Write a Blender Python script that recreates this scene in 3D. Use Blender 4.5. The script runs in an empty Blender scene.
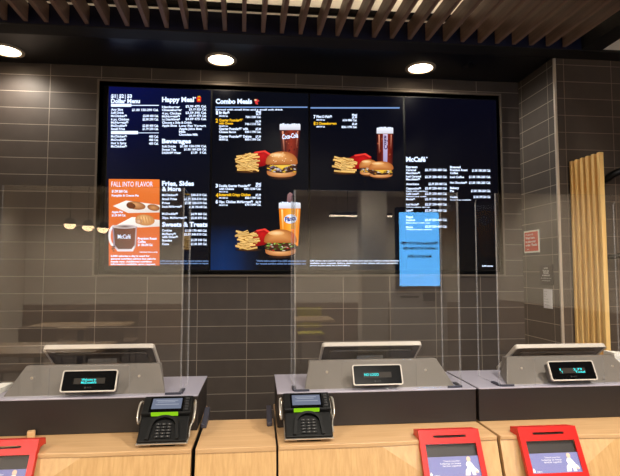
import bpy, math, random
from mathutils import Matrix, Vector
random.seed(7)
scene = bpy.context.scene
COL = scene.collection
R = math.radians

# ------------------------------------------------------------------ camera
F = 505.0
TH, PH, CZ = math.atan(.103), math.atan(33 / F), 1.45
_s, _c = math.sin, math.cos
FW = (_s(TH) * _c(PH), _c(TH) * _c(PH), _s(PH))
RT = (_c(TH), -_s(TH), 0)
UP = (RT[1] * FW[2] - RT[2] * FW[1], RT[2] * FW[0] - RT[0] * FW[2], RT[0] * FW[1] - RT[1] * FW[0])
def ray(u, v):
    a = (u - 310) / F; b = (238 - v) / F
    return [FW[i] + a * RT[i] + b * UP[i] for i in range(3)]
def at_y(u, v, y):
    r = ray(u, v); t = y / r[1]
    return (r[0] * t, y, CZ + r[2] * t)
def at_x(u, v, x):
    r = ray(u, v); t = x / r[0]
    return (x, r[1] * t, CZ + r[2] * t)
cam = bpy.data.cameras.new('camera')
cam.sensor_width = 36; cam.sensor_fit = 'HORIZONTAL'; cam.lens = 36 * F / 620
cam.clip_start = .05; cam.clip_end = 60
co = bpy.data.objects.new('camera', cam); COL.objects.link(co)
co.location = (0, 0, CZ); co.rotation_euler = (math.pi / 2 + PH, 0, -TH)
scene.camera = co

# ------------------------------------------------------------------ materials
def lin(c):
    out = []
    for x in c[:3]:
        x = x / 255.0
        out.append(x / 12.92 if x <= .04045 else ((x + .055) / 1.055) ** 2.4)
    return (out[0], out[1], out[2], 1)
def new_mat(name):
    m = bpy.data.materials.new(name); m.use_nodes = True
    nt = m.node_tree; nt.nodes.clear()
    o = nt.nodes.new('ShaderNodeOutputMaterial')
    return m, nt, o
def pbr(name, col, rough=.5, metal=0, spec=.5, bump=0, bscale=200, coat=0, vary=0, vscale=8):
    m, nt, o = new_mat(name)
    b = nt.nodes.new('ShaderNodeBsdfPrincipled')
    b.inputs['Base Color'].default_value = lin(col)
    b.inputs['Roughness'].default_value = rough
    b.inputs['Metallic'].default_value = metal
    b.inputs['Specular IOR Level'].default_value = spec
    b.inputs['Coat Weight'].default_value = coat
    tc = nt.nodes.new('ShaderNodeTexCoord')
    if vary:
        n = nt.nodes.new('ShaderNodeTexNoise'); n.inputs['Scale'].default_value = vscale; n.inputs['Detail'].default_value = 4
        nt.links.new(tc.outputs['Object'], n.inputs['Vector'])
        mp = nt.nodes.new('ShaderNodeMapRange')
        mp.inputs['To Min'].default_value = max(.02, rough - vary); mp.inputs['To Max'].default_value = rough + vary
        nt.links.new(n.outputs['Fac'], mp.inputs['Value']); nt.links.new(mp.outputs['Result'], b.inputs['Roughness'])
    if bump:
        n = nt.nodes.new('ShaderNodeTexNoise'); n.inputs['Scale'].default_value = bscale
        nt.links.new(tc.outputs['Object'], n.inputs['Vector'])
        bm = nt.nodes.new('ShaderNodeBump'); bm.inputs['Strength'].default_value = bump; bm.inputs['Distance'].default_value = .001
        nt.links.new(n.outputs['Fac'], bm.inputs['Height']); nt.links.new(bm.outputs['Normal'], b.inputs['Normal'])
    nt.links.new(b.outputs[0], o.inputs[0])
    return m
def emit(name, col, strength=1.0, linear=False):
    m, nt, o = new_mat(name)
    e = nt.nodes.new('ShaderNodeEmission')
    e.inputs['Color'].default_value = col if linear else lin(col); e.inputs['Strength'].default_value = strength
    nt.links.new(e.outputs[0], o.inputs[0])
    return m
def emit_attr(name, strength=1.0):
    m, nt, o = new_mat(name)
    e = nt.nodes.new('ShaderNodeEmission'); e.inputs['Strength'].default_value = strength
    a = nt.nodes.new('ShaderNodeVertexColor'); a.layer_name = 'Col'
    g = nt.nodes.new('ShaderNodeBsdfGlossy'); g.inputs['Roughness'].default_value = .22; g.inputs['Color'].default_value = (.008, .008, .008, 1)
    ad = nt.nodes.new('ShaderNodeAddShader')
    nt.links.new(a.outputs['Color'], e.inputs['Color'])
    nt.links.new(e.outputs[0], ad.inputs[0]); nt.links.new(g.outputs[0], ad.inputs[1])
    nt.links.new(ad.outputs[0], o.inputs[0])
    return m
def tile(name, axis, offx, offz, tilec, grout):
    m, nt, o = new_mat(name)
    L = nt.links.new
    g = nt.nodes.new('ShaderNodeNewGeometry')
    sp = nt.nodes.new('ShaderNodeSeparateXYZ'); L(g.outputs['Position'], sp.inputs[0])
    cb = nt.nodes.new('ShaderNodeCombineXYZ')
    ax = nt.nodes.new('ShaderNodeMath'); ax.operation = 'ADD'; ax.inputs[1].default_value = offx
    az = nt.nodes.new('ShaderNodeMath'); az.operation = 'ADD'; az.inputs[1].default_value = offz
    L(sp.outputs[axis], ax.inputs[0]); L(sp.outputs['Z'], az.inputs[0])
    L(ax.outputs[0], cb.inputs[0]); L(az.outputs[0], cb.inputs[1])
    br = nt.nodes.new('ShaderNodeTexBrick')
    br.offset = 0; br.squash = 1
    br.inputs['Scale'].default_value = 1; br.inputs['Brick Width'].default_value = .295; br.inputs['Row Height'].default_value = .1
    br.inputs['Mortar Size'].default_value = .0019; br.inputs['Mortar Smooth'].default_value = .2
    c = lin(tilec); d = [x * .88 for x in c[:3]] + [1]
    br.inputs['Color1'].default_value = c; br.inputs['Color2'].default_value = d; br.inputs['Mortar'].default_value = lin(grout)
    L(cb.outputs[0], br.inputs['Vector'])
    n = nt.nodes.new('ShaderNodeTexNoise'); n.inputs['Scale'].default_value = 14; n.inputs['Detail'].default_value = 6
    L(g.outputs['Position'], n.inputs['Vector'])
    mr = nt.nodes.new('ShaderNodeMapRange'); mr.inputs['To Min'].default_value = .85; mr.inputs['To Max'].default_value = 1.15
    L(n.outputs['Fac'], mr.inputs['Value'])
    mx = nt.nodes.new('ShaderNodeVectorMath'); mx.operation = 'SCALE'
    L(br.outputs['Color'], mx.inputs[0]); L(mr.outputs['Result'], mx.inputs['Scale'])
    b = nt.nodes.new('ShaderNodeBsdfPrincipled'); L(mx.outputs[0], b.inputs['Base Color'])
    b.inputs['Roughness'].default_value = .55; b.inputs['Specular IOR Level'].default_value = .3
    bp = nt.nodes.new('ShaderNodeBump'); bp.invert = True; bp.inputs['Strength'].default_value = .5; bp.inputs['Distance'].default_value = .002
    L(br.outputs['Fac'], bp.inputs['Height']); L(bp.outputs['Normal'], b.inputs['Normal'])
    L(b.outputs[0], o.inputs[0])
    return m
def wood(name, c1, c2, scale, rough=.42, coat=.15):
    m, nt, o = new_mat(name)
    L = nt.links.new
    tc = nt.nodes.new('ShaderNodeTexCoord')
    mp = nt.nodes.new('ShaderNodeMapping'); mp.inputs['Scale'].default_value = scale
    L(tc.outputs['Object'], mp.inputs['Vector'])
    n = nt.nodes.new('ShaderNodeTexNoise'); n.inputs['Scale'].default_value = 1; n.inputs['Detail'].default_value = 7; n.inputs['Roughness'].default_value = .62
    n.inputs['Distortion'].default_value = .25
    L(mp.outputs[0], n.inputs['Vector'])
    cr = nt.nodes.new('ShaderNodeValToRGB')
    cr.color_ramp.elements[0].position = .33; cr.color_ramp.elements[0].color = lin(c2)
    cr.color_ramp.elements[1].position = .66; cr.color_ramp.elements[1].color = lin(c1)
    L(n.outputs['Fac'], cr.inputs['Fac'])
    b = nt.nodes.new('ShaderNodeBsdfPrincipled'); L(cr.outputs[0], b.inputs['Base Color'])
    b.inputs['Roughness'].default_value = rough; b.inputs['Coat Weight'].default_value = coat; b.inputs['Coat Roughness'].default_value = .3
    L(b.outputs[0], o.inputs[0])
    return m
def clear(name, tint=(1, 1, 1, 1), ior=1.5, rough=0.0, haze=0.0):
    m, nt, o = new_mat(name)
    L = nt.links.new
    t = nt.nodes.new('ShaderNodeBsdfTransparent'); t.inputs[0].default_value = tint
    g = nt.nodes.new('ShaderNodeBsdfGlossy'); g.inputs['Roughness'].default_value = rough; g.inputs['Color'].default_value = (1, 1, 1, 1)
    f = nt.nodes.new('ShaderNodeFresnel'); f.inputs['IOR'].default_value = ior
    # the same reflectance from inside the sheet as from outside
    ge = nt.nodes.new('ShaderNodeNewGeometry')
    mxi = nt.nodes.new('ShaderNodeMix'); mxi.data_type = 'FLOAT'
    mxi.inputs[2].default_value = ior; mxi.inputs[3].default_value = 1 / ior
    L(ge.outputs['Backfacing'], mxi.inputs[0])
    inv = nt.nodes.new('ShaderNodeMix'); inv.data_type = 'FLOAT'; inv.inputs[2].default_value = ior; inv.inputs[3].default_value = ior
    L(ge.outputs['Backfacing'], inv.inputs[0])
    L(mxi.outputs[0], f.inputs['IOR'])
    mx = nt.nodes.new('ShaderNodeMixShader'); L(f.outputs[0], mx.inputs[0]); L(t.outputs[0], mx.inputs[1]); L(g.outputs[0], mx.inputs[2])
    last = mx
    if haze:
        d = nt.nodes.new('ShaderNodeBsdfDiffuse'); d.inputs[0].default_value = (.8, .8, .82, 1)
        m2 = nt.nodes.new('ShaderNodeMixShader'); m2.inputs[0].default_value = haze
        L(mx.outputs[0], m2.inputs[1]); L(d.outputs[0], m2.inputs[2]); last = m2
    L(last.outputs[0], o.inputs[0])
    return m

M = {}
M['tile_b'] = tile('dark_tile_back', 'X', .064 + .295 * 40, .081, (70, 62, 57), (134, 125, 114))
M['tile_s'] = tile('dark_tile_side', 'Y', .18 + .295 * 10, .055, (80, 74, 70), (165, 155, 142))
M['tile_f'] = tile('dark_tile_front', 'X', .01, .052, (72, 62, 54), (120, 106, 92))
M['soffit'] = pbr('soffit_paint', (11, 11, 15), .3, 0, .5, vary=.06, vscale=3)
M['fascia'] = pbr('fascia_paint', (16, 18, 44), .5, 0, .3)
M['white_ceiling'] = pbr('ceiling_paint', (225, 216, 200), .8)
M['beige'] = pbr('beige_wall_paint', (196, 184, 166), .85)
M['brownwall'] = pbr('brown_wall_paint', (120, 98, 78), .8)
M['floor'] = tile('floor_tile', 'X', 20, 20, (110, 96, 84), (80, 72, 66))
M['trim'] = pbr('trim_metal', (205, 195, 182), .4, .6)
M['frame'] = pbr('menu_frame_metal', (104, 94, 84), .55, .2)
M['black'] = pbr('black_plastic', (7, 7, 7), .5, 0, .22, bump=.1)
M['gloss_black'] = pbr('gloss_black', (7, 7, 8), .25, 0, .05)
M['beam'] = pbr('beam_paint', (12, 11, 11), .6)
M['slat'] = wood('slat_wood', (144, 116, 99), (110, 86, 72), (30, 2, 30), .5, 0)
M['top'] = wood('counter_top_wood', (206, 168, 122), (190, 149, 103), (4, 60, 60), .4, .25)
M['front'] = wood('counter_front_wood', (200, 160, 106), (180, 139, 86), (120, 60, 3), .45, .15)
M['facet'] = wood('counter_facet_wood', (204, 166, 114), (188, 148, 98), (60, 60, 5), .45, .15)
M['screenwood'] = wood('blond_wood', (240, 202, 132), (218, 170, 94), (45, 45, 2.5), .45, .1)
M['riser'] = pbr('riser_metal', (37, 31, 29), .42, 0, .4, vary=.05)
M['riser_top'] = pbr('riser_metal_lit_top', (168, 164, 178), .32, .15, .5, vary=.05)  # pale lavender: overhead light and blue reflection put into the dark riser's colour
M['wedge'] = pbr('wedge_metal', (126, 120, 114), .42, .3, .5, vary=.05, vscale=5)
M['silver'] = pbr('silver_metal', (214, 206, 194), .28, .75)
M['lightgrey'] = pbr('light_grey_plastic', (190, 182, 172), .45)
M['dark'] = pbr('dark_shell', (46, 42, 42), .45)
M['graphite'] = pbr('graphite_shell', (84, 80, 79), .4, .3)
M['slate'] = pbr('slate_plastic', (58, 58, 70), .4, .2)
M['red'] = pbr('red_enamel', (198, 22, 15), .35, 0, .4, coat=.1)
M['poster'] = pbr('poster_print', (122, 126, 180), .55)
M['paper'] = pbr('white_paper', (238, 234, 224), .7)
M['ink'] = pbr('white_ink', (240, 240, 240), .6)
M['darkink'] = pbr('dark_ink', (60, 56, 54), .6)
M['orangered'] = pbr('orange_red_sign', (204, 66, 40), .5)
M['signblack'] = pbr('black_sign', (38, 32, 29), .5)
M['signwhite'] = pbr('white_sign', (222, 220, 222), .5)
M['skin'] = pbr('print_skin', (222, 190, 165), .6)
M['silver_dim'] = pbr('key_digit_print', (120, 116, 112), .5)
M['green'] = emit('green_slot_light', (150, 215, 30), .9)
M['termscreen'] = emit('terminal_screen', (134, 142, 164), .75)
M['termtext'] = emit('terminal_screen_text', (200, 205, 220), .7)
M['key'] = pbr('key_rubber', (32, 32, 33), .5)
M['vfd'] = emit('readout_teal', (60, 240, 240), 1.4)
M['vfd_bg'] = pbr('readout_window', (46, 42, 38), .4, 0, .1)
M['clear'] = clear('clear_acrylic')
M['edge'] = clear('acrylic_edge', (.88, .89, .92, 1), 1.4, .1, .14)
M['clear_side'] = clear('clear_acrylic_side', ior=1.03)
M['cover'] = clear('clear_cover')
M['glow'] = emit('lamp_glow', (255, 232, 196), 14)
M['ring'] = pbr('lamp_ring', (190, 176, 158), .4, .4)
M['kiosk_screen'] = emit('kiosk_blue', (96, 182, 255), 11.5)
M['ledbar'] = emit('led_bar', (255, 235, 205), 14)
M['globe'] = emit('globe_glow', (255, 220, 170), 16)
M['uplight_strip'] = emit('added_uplight_glow', (255, 224, 180), 5)  # glow of the strip added above the soffit
M['white_txt'] = emit('screen_white', (214, 228, 255), 1.5)
M['blue_txt'] = emit('screen_pale_blue', (130, 165, 225), .9)
M['yellow_txt'] = emit('screen_yellow', (255, 196, 40), 1.1)
M['picture'] = emit_attr('screen_picture', 1.15)
M['yellow'] = pbr('yellow_seat', (190, 176, 60), .5)
M['tablewood'] = wood('table_wood', (190, 160, 120), (160, 128, 90), (5, 50, 50))

# ------------------------------------------------------------------ mesh builder
class MB:
    def __init__(s): s.v = []; s.f = []; s.m = []; s.c = None
    def add(s, vs, fs, mi=0):
        b = len(s.v); s.v += [tuple(p) for p in vs]
        for f in fs: s.f.append([b + i for i in f]); s.m.append(mi)
        return s
    def box(s, x0, x1, y0, y1, z0, z1, mi=0):
        v = [(x, y, z) for z in (z0, z1) for y in (y0, y1) for x in (x0, x1)]
        return s.add(v, [(0, 2, 3, 1), (4, 5, 7, 6), (0, 1, 5, 4), (2, 6, 7, 3), (0, 4, 6, 2), (1, 3, 7, 5)], mi)
    def loft(s, a, b, mi=0, cap_mi=None):
        n = len(a); cm = mi if cap_mi is None else cap_mi
        base = len(s.v); s.v += [tuple(p) for p in a] + [tuple(p) for p in b]
        for i in range(n):
            j = (i + 1) % n
            s.f.append([base + i, base + j, base + n + j, base + n + i]); s.m.append(mi)
        s.f.append([base + i for i in range(n)][::-1]); s.m.append(cm)
        s.f.append([base + n + i for i in range(n)]); s.m.append(cm)
        return s
    def prism_x(s, prof, x0, x1, mi=0, cap_mi=None):
        return s.loft([(x0, y, z) for y, z in prof], [(x1, y, z) for y, z in prof], mi, cap_mi)
    def prism_y(s, prof, y0, y1, mi=0, cap_mi=None):
        return s.loft([(x, y1, z) for x, z in prof], [(x, y0, z) for x, z in prof], mi, cap_mi)
    def prism_z(s, prof, z0, z1, mi=0, cap_mi=None):
        return s.loft([(x, y, z0) for x, y in prof], [(x, y, z1) for x, y in prof], mi, cap_mi)
    def cyl(s, c, r, z0, z1, n=24, mi=0):
        p = [(c[0] + r * _c(2 * math.pi * i / n), c[1] + r * _s(2 * math.pi * i / n)) for i in range(n)]
        return s.prism_z(p, z0, z1, mi)
    def ring(s, c, r0, r1, z0, z1, n=40, mi=0):
        base = len(s.v)
        for i in range(n):
            a = 2 * math.pi * i / n
            for r, z in ((r0, z0), (r1, z0), (r1, z1), (r0, z1)):
                s.v.append((c[0] + r * _c(a), c[1] + r * _s(a), z))
        for i in range(n):
            j = (i + 1) % n
            for k in range(4):
                l = (k + 1) % 4
                s.f.append([base + 4 * i + k, base + 4 * j + k, base + 4 * j + l, base + 4 * i + l]); s.m.append(mi)
        return s
    def lathe(s, prof, c, n=32, mi=0):
        base = len(s.v); k = len(prof)
        for i in range(n):
            a = 2 * math.pi * i / n
            for r, z in prof: s.v.append((c[0] + r * _c(a), c[1] + r * _s(a), c[2] + z))
        for i in range(n):
            j = (i + 1) % n
            for q in range(k - 1):
                s.f.append([base + k * i + q, base + k * j + q, base + k * j + q + 1, base + k * i + q + 1]); s.m.append(mi)
        return s
    def tube(s, pts, r, n=8, closed=False, mi=0):
        pts = [Vector(p) for p in pts]; k = len(pts); base = len(s.v)
        prev = None
        for i, p in enumerate(pts):
            if closed: t = pts[(i + 1) % k] - pts[i - 1]
            else: t = pts[min(i + 1, k - 1)] - pts[max(i - 1, 0)]
            t.normalize()
            if prev is None:
                a = Vector((0, 0, 1)) if abs(t.z) < .9 else Vector((1, 0, 0))
                nrm = t.cross(a).normalized()
            else:
                nrm = (prev - t * prev.dot(t)).normalized()
            prev = nrm; bn = t.cross(nrm)
            for q in range(n):
                a = 2 * math.pi * q / n
                s.v.append(tuple(p + nrm * (r * _c(a)) + bn * (r * _s(a))))
        for i in range(k if closed else k - 1):
            j = (i + 1) % k
            for q in range(n):
                w = (q + 1) % n
                s.f.append([base + n * i + q, base + n * i + w, base + n * j + w, base + n * j + q]); s.m.append(mi)
        if not closed:
            s.f.append([base + q for q in range(n)][::-1]); s.m.append(mi)
            s.f.append([base + n * (k - 1) + q for q in range(n)]); s.m.append(mi)
        return s
    def build(s, name, mats, parent=None, bevel=0, smooth=False, seg=2, fix=True):
        me = bpy.data.meshes.new(name)
        me.from_pydata(s.v, [], s.f)
        if not isinstance(mats, (list, tuple)): mats = [mats]
        for mm in mats: me.materials.append(mm)
        for p, i in zip(me.polygons, s.m): p.material_index = i
        if fix:
            import bmesh
            bm = bmesh.new(); bm.from_mesh(me); bmesh.ops.recalc_face_normals(bm, faces=bm.faces); bm.to_mesh(me); bm.free()
        if smooth:
            for p in me.polygons: p.use_smooth = True
        if s.c:
            ca = me.color_attributes.new('Col', 'FLOAT_COLOR', 'POINT')
            for i, c in enumerate(s.c): ca.data[i].color = c
        me.update()
        o = bpy.data.objects.new(name, me); COL.objects.link(o)
        if parent: o.parent = parent
        if bevel:
            b = o.modifiers.new('Bevel', 'BEVEL'); b.width = bevel; b.segments = seg; b.limit_method = 'ANGLE'; b.angle_limit = R(40)
        return o
def tag(o, label, cat, group=None, kind=None):
    o['label'] = label; o['category'] = cat
    if group: o['group'] = group
    o['kind'] = kind or 'thing'
    return o
def thing(name, label, cat, loc=(0, 0, 0), rot=(0, 0, 0), group=None):
    o = bpy.data.objects.new(name, None); o.empty_display_size = .05; COL.objects.link(o)
    o.location = loc; o.rotation_euler = rot
    return tag(o, label, cat, group)
def struct(name, mb, mat, **k):
    o = mb.build(name, mat, None, **k); o['kind'] = 'structure'; return o
def dup(root, loc, label, group=None):
    r = root.copy(); COL.objects.link(r); r.location = loc; r['label'] = label
    for ch in list(root.children):
        c = ch.copy(); COL.objects.link(c); c.parent = r
        for g in list(ch.children):
            d = g.copy(); COL.objects.link(d); d.parent = c
    return r
def smoothp(pts, n=8):
    """Catmull-Rom through the points."""
    out = []; P = [Vector(p) for p in pts]
    for i in range(len(P) - 1):
        a = P[max(i - 1, 0)]; b = P[i]; c = P[i + 1]; d = P[min(i + 2, len(P) - 1)]
        for k in range(n):
            t = k / n
            out.append(.5 * ((2 * b) + (c - a) * t + (2 * a - 5 * b + 4 * c - d) * t * t + (3 * b - a - 3 * c + d) * t ** 3))
    out.append(P[-1]); return out

# ------------------------------------------------------------------ flat lettering: every line is fitted to its measured width and cap height
def text_mesh(lines, place, mat, name, parent, default_bold=.04, split=False):
    """lines: (string, x0, x1, baseline, cap_height[, bold]) in the coordinates of place(x, y) -> 3-D point."""
    if split:
        n = len(lines); gid = list(range(n))
        def root_of(i):
            while gid[i] != i: i = gid[i]
            return i
        for i in range(n):
            for j in range(i):
                a, b = lines[i], lines[j]
                gx = max(a[1], b[1]) - min(a[2], b[2]); gy = max(a[3] - a[4], b[3] - b[4]) - min(a[3], b[3])
                if gx < 2.6 and gy < 2.2: gid[root_of(i)] = root_of(j)
        gr = {}
        for i in range(n): gr.setdefault(root_of(i), []).append(lines[i])
        return [text_mesh(g, place, mat, name, parent, default_bold) for g in gr.values()]
    objs = []
    for ln in lines:
        cu = bpy.data.curves.new('t', 'FONT'); cu.body = ln[0]; cu.size = 1; cu.resolution_u = 2; cu.fill_mode = 'FRONT'
        cu.offset = min(.045, ln[5] * 1.5) if len(ln) > 5 else default_bold
        o = bpy.data.objects.new('t', cu); COL.objects.link(o); objs.append(o)
    bpy.context.view_layer.update()
    dg = bpy.context.evaluated_depsgraph_get()
    mb = MB()
    for ln, o in zip(lines, objs):
        me = bpy.data.meshes.new_from_object(o.evaluated_get(dg))
        if len(me.vertices):
            xs = [v.co.x for v in me.vertices]; x0, x1 = min(xs), max(xs)
            sx = (ln[2] - ln[1]) / max(x1 - x0, 1e-6); sy = ln[4] / .69
            vs = [place(ln[1] + (v.co.x - x0) * sx, ln[3] - v.co.y * sy) for v in me.vertices]
            mb.add(vs, [list(p.vertices) for p in me.polygons])
        bpy.data.meshes.remove(me)
    for o in objs:
        cu = o.data; bpy.data.objects.remove(o); bpy.data.curves.remove(cu)
    return mb.build(name, mat, parent, fix=False)

# ================================================================== THE ROOM
WY = 3.10                      # back wall
ZS = 2.69                      # underside of soffit
FX0, FX1, FZ0, FZ1 = -.957, 1.562, 1.428, 2.594     # menu recess
w = MB()
w.box(-4.5, FX0, WY, WY + .12, 0, 3.0).box(FX1, 1.70, WY, WY + .12, 0, 3.0)
w.box(FX0, FX1, WY, WY + .12, 0, FZ0).box(FX0, FX1, WY, WY + .12, FZ1, 3.0)
struct('wall_back', w, M['tile_b'])
struct('wall_back_recess', MB().box(FX0, FX1, WY + .07, WY + .12, FZ0, FZ1), M['black'])
struct('wall_right', MB().box(1.70, 1.82, 2.7015, WY + .12, 0, 3.0), M['tile_s'])
struct('wall_right_front', MB().box(1.7005, 4.5, 2.70, 2.82, 0, ZS + .005), M['tile_f'])
struct('trim_1', MB().box(1.693, 1.708, 2.691, 2.703, 0, ZS - .01), M['trim'], bevel=.001)
t = .012
fr = MB()
for a in ((FX0 - t, FX1 + t, FZ0 - t, FZ0), (FX0 - t, FX1 + t, FZ1, FZ1 + t), (FX0 - t, FX0, FZ0, FZ1), (FX1, FX1 + t, FZ0, FZ1)):
    fr.box(a[0], a[1], WY - .014, WY + .07, a[2], a[3])
struct('trim_2', fr, M['frame'])
struct('ceiling_soffit', MB().box(-4.5, 1.70, 2.60, WY, ZS, 2.80).box(1.70, 1.915, 2.60, 2.82, ZS + .006, 2.80).box(1.915, 4.5, 2.60, 2.82, ZS + .006, ZS + .012), M['soffit'])
struct('trim_3', MB().box(-4.5, 1.915, 2.592, 2.6, ZS, 2.80), M['fascia'])
struct('trim_8', MB().box(1.915, 4.5, 2.60, 2.63, ZS + .012, 3.0), M['white_ceiling'])
struct('trim_4', MB().box(-4.5, 4.5, 2.588, 2.70, ZS - .006, ZS), M['beam'])
struct('ceiling', MB().box(-4.5, 4.5, -7, 3.22, 3.0, 3.1), M['white_ceiling'])
struct('floor', MB().box(-4.5, 4.5, -7, 3.2, -.1, 0), M['floor'])
struct('wall_left', MB().box(-4.6, -4.5, -7, 3.2, 0, 3.0), M['beige'])
struct('wall_right_dining', MB().box(4.5, 4.6, -7, 3.2, 0, 3.0), M['beige'])
struct('wall_rear', MB().box(-4.5, 4.5, -7.1, -7, 0, 3.0), M['beige'])
struct('trim_5', MB().box(1.80, 1.915, .9, 2.588, ZS - .002, 2.80), M['beam'])
struct('trim_7', MB().box(4.47, 4.5, -7, 2.0, 0, .92), M['brownwall'])
struct('trim_6', MB().box(-4.5, 4.5, -7, -6.97, 0, .8), M['brownwall'])

# ------------------------------------------------------------------ ceiling slats
ORD = ['first', 'second', 'third', 'fourth', 'fifth', 'sixth', 'seventh', 'eighth', 'ninth', 'tenth', 'eleventh', 'twelfth', 'thirteenth',
       'fourteenth', 'fifteenth', 'sixteenth', 'seventeenth', 'eighteenth', 'nineteenth', 'twentieth', 'twenty-first', 'twenty-second',
       'twenty-third', 'twenty-fourth', 'twenty-fifth', 'twenty-sixth', 'twenty-seventh', 'twenty-eighth', 'twenty-ninth', 'thirtieth',
       'thirty-first', 'thirty-second', 'thirty-third']
sl0 = None
NS = 31
for k in range(NS):
    x = -.474 + .0985 * (k - 8)
    lab = 'brown wooden ceiling slat, %s from the left of the row before the soffit' % ORD[k]
    if k > NS / 2: lab = 'brown wooden ceiling slat, %s from the right of the row before the soffit' % ORD[NS - 1 - k]
    if sl0 is None:
        sl0 = MB().box(-.0105, .0105, -1.685, 0, 0, .09).build('ceiling_slat', M['slat'], None, bevel=.002)
        tag(sl0, lab, 'slat', 'wooden ceiling slats'); o = sl0
    else:
        o = sl0.copy(); COL.objects.link(o); o['label'] = lab
    o.location = (x + .0, 2.585, 2.697); o.rotation_euler = (0, 0, .032)
for y, l in ((2.53, 'dark cross rail above the ceiling slats, nearest the soffit'), (1.75, 'dark cross rail above the slats, out over the counter')):
    tag(MB().box(-1.3, 1.80, y - .016, y + .016, 2.7875, 2.812).build('slat_rail', M['beam']), l, 'rail', 'ceiling slat rails')

# ------------------------------------------------------------------ lamps
def spot(name, loc, energy, size, blend, col=(1, .92, .80), radius=.05, aim=None, parent=None):
    l = bpy.data.lights.new(name, 'SPOT'); l.energy = energy; l.spot_size = R(size); l.spot_blend = blend; l.color = col; l.shadow_soft_size = radius
    o = bpy.data.objects.new(name, l); COL.objects.link(o); o.location = loc
    if aim:
        o.rotation_euler = (Vector(aim)).to_track_quat('-Z', 'Y').to_euler()
    if parent: o.parent = parent
    return o
def downlight(x, y, z, label, energy, r=.085, size=150, aim=None, group=None, name='recessed_downlight', blend=.6):
    d = thing(name, label, 'light', (x, y, z), group=group)
    MB().ring((0, 0), r * .86, r * 1.08, -.006, .012).build('trim_ring', M['ring'], d, smooth=False)
    MB().lathe([(0, .001), (r * .45, -.001), (r * .86, .001)], (0, 0, 0), 32).build('lens', M['glow'], d, smooth=True)
    spot('lamp', (0, 0, -.02), energy, size, blend, radius=r * .6, aim=aim, parent=d)
    return d
WG = 'soffit downlights'
downlight(-1.415, 2.925, ZS - .002, 'recessed round downlight in dark soffit over the tiles left of the menu', 23, aim=(0, .05, -1), group=WG)
downlight(-.223, 2.925, ZS - .002, 'recessed round downlight in dark soffit over the burger combo screen', 6, aim=(0, 0, -1), group=WG)
downlight(.98, 2.925, ZS - .002, 'recessed round downlight in dark soffit over the coffee drinks screen', 30, aim=(.25, -.05, -1), group=WG)
for x, y, l in ((-.215, 2.50, 'tiny bright spotlight between slats, left of the pair'), (.41, 2.56, 'tiny bright spotlight between slats, right of the pair')):
    d = thing('slat_spotlight', l, 'light', (x, y, 2.93), group='small lamps between the slats')
    MB().cyl((0, 0), .014, -.03, .068).build('housing', M['beam'], d)
    MB().lathe([(0, -.036), (.008, -.035), (.011, -.030)], (0, 0, 0), 16).build('bulb', M['glow'], d, smooth=True)
d = thing('added_uplight', 'unseen strip light added on top of the dark soffit to brighten the ceiling', 'light', (-1.1, 2.74, 2.8005))  # unseen, added to brighten the white ceiling behind the slats
MB().box(-3, 3, -.03, .03, 0, .012).build('channel', M['beam'], d)
MB().box(-2.99, 2.99, -.022, .022, .012, .016).build('diffuser', M['uplight_strip'], d)
l = bpy.data.lights.new('lamp', 'AREA'); l.shape = 'RECTANGLE'; l.size = 5.9; l.size_y = .04; l.energy = 3.4; l.color = (1, .93, .82)
o = bpy.data.objects.new('lamp', l); COL.objects.link(o); o.parent = d; o.location = (0, 0, .022); o.rotation_euler = (math.pi, 0, 0)
DG = 'dining room downlights behind the camera'
for i, (x, y, e) in enumerate(((-1.4, .45, 85), (.2, .45, 80), (1.6, .45, 230), (-2.2, -2.0, 280), (1.2, -2.6, 330), (.9, -.75, 120), (-.6, -5.2, 700), (2.2, -5.4, 600), (3.5, -4.2, 200), (-3.3, -5.2, 600))):  # kiosk and two wall-side lamps are added to brighten what the acrylic reflects
    pos = ['left front', 'middle front', 'right front', 'left second row', 'right second row', 'added to brighten the kiosk, kiosk side', 'left third row', 'right third row', 'added to brighten the right wall, right side', 'added to brighten the rear corner, left side'][i]
    downlight(x, y, 2.998, 'round ceiling downlight behind the camera, %s of the dining room' % pos, e, r=.08, size=160, group=DG, name='dining_downlight', blend=.5)

# ================================================================== MENU SCREENS
SY = 3.082                      # picture plane of the screens
def P(u, v, d=0.0): 
    p = at_y(u, v, SY); return (p[0], SY - d, p[2])
class Pic:
    """Flat printed-on-the-screen picture: layered polygons with a colour per corner."""
    def __init__(s): s.mb = MB(); s.mb.c = []; s.l = 1
    def poly(s, pts, cols):
        if isinstance(cols, tuple): cols = [cols] * len(pts)
        s.mb.add([P(u, v, .0004 + .00006 * s.l) for u, v in pts], [list(range(len(pts)))])
        s.mb.c += [lin(c) for c in cols]; s.l += 1
    def fan(s, pts, cin, cout, ctr=None):
        cx = sum(p[0] for p in pts) / len(pts); cy = sum(p[1] for p in pts) / len(pts)
        if ctr: cx, cy = ctr
        n = len(pts)
        s.mb.add([P(u, v, .0004 + .00006 * s.l) for u, v in [(cx, cy)] + pts], [[0, 1 + i, 1 + (i + 1) % n] for i in range(n)])
        s.mb.c += [lin(cin)] + [lin(cout)] * n; s.l += 1
    def ell(s, cx, cy, rx, ry, cin, cout=None, rot=0, n=20, ctr=None):
        pts = []
        for i in range(n):
            a = 2 * math.pi * i / n; x = rx * _c(a); y = ry * _s(a)
            pts.append((cx + x * _c(rot) - y * _s(rot), cy + x * _s(rot) + y * _c(rot)))
        s.fan(pts, cin, cout or cin, ctr)
    def build(s, name, parent): return s.mb.build(name, M['picture'], parent, fix=False)

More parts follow.
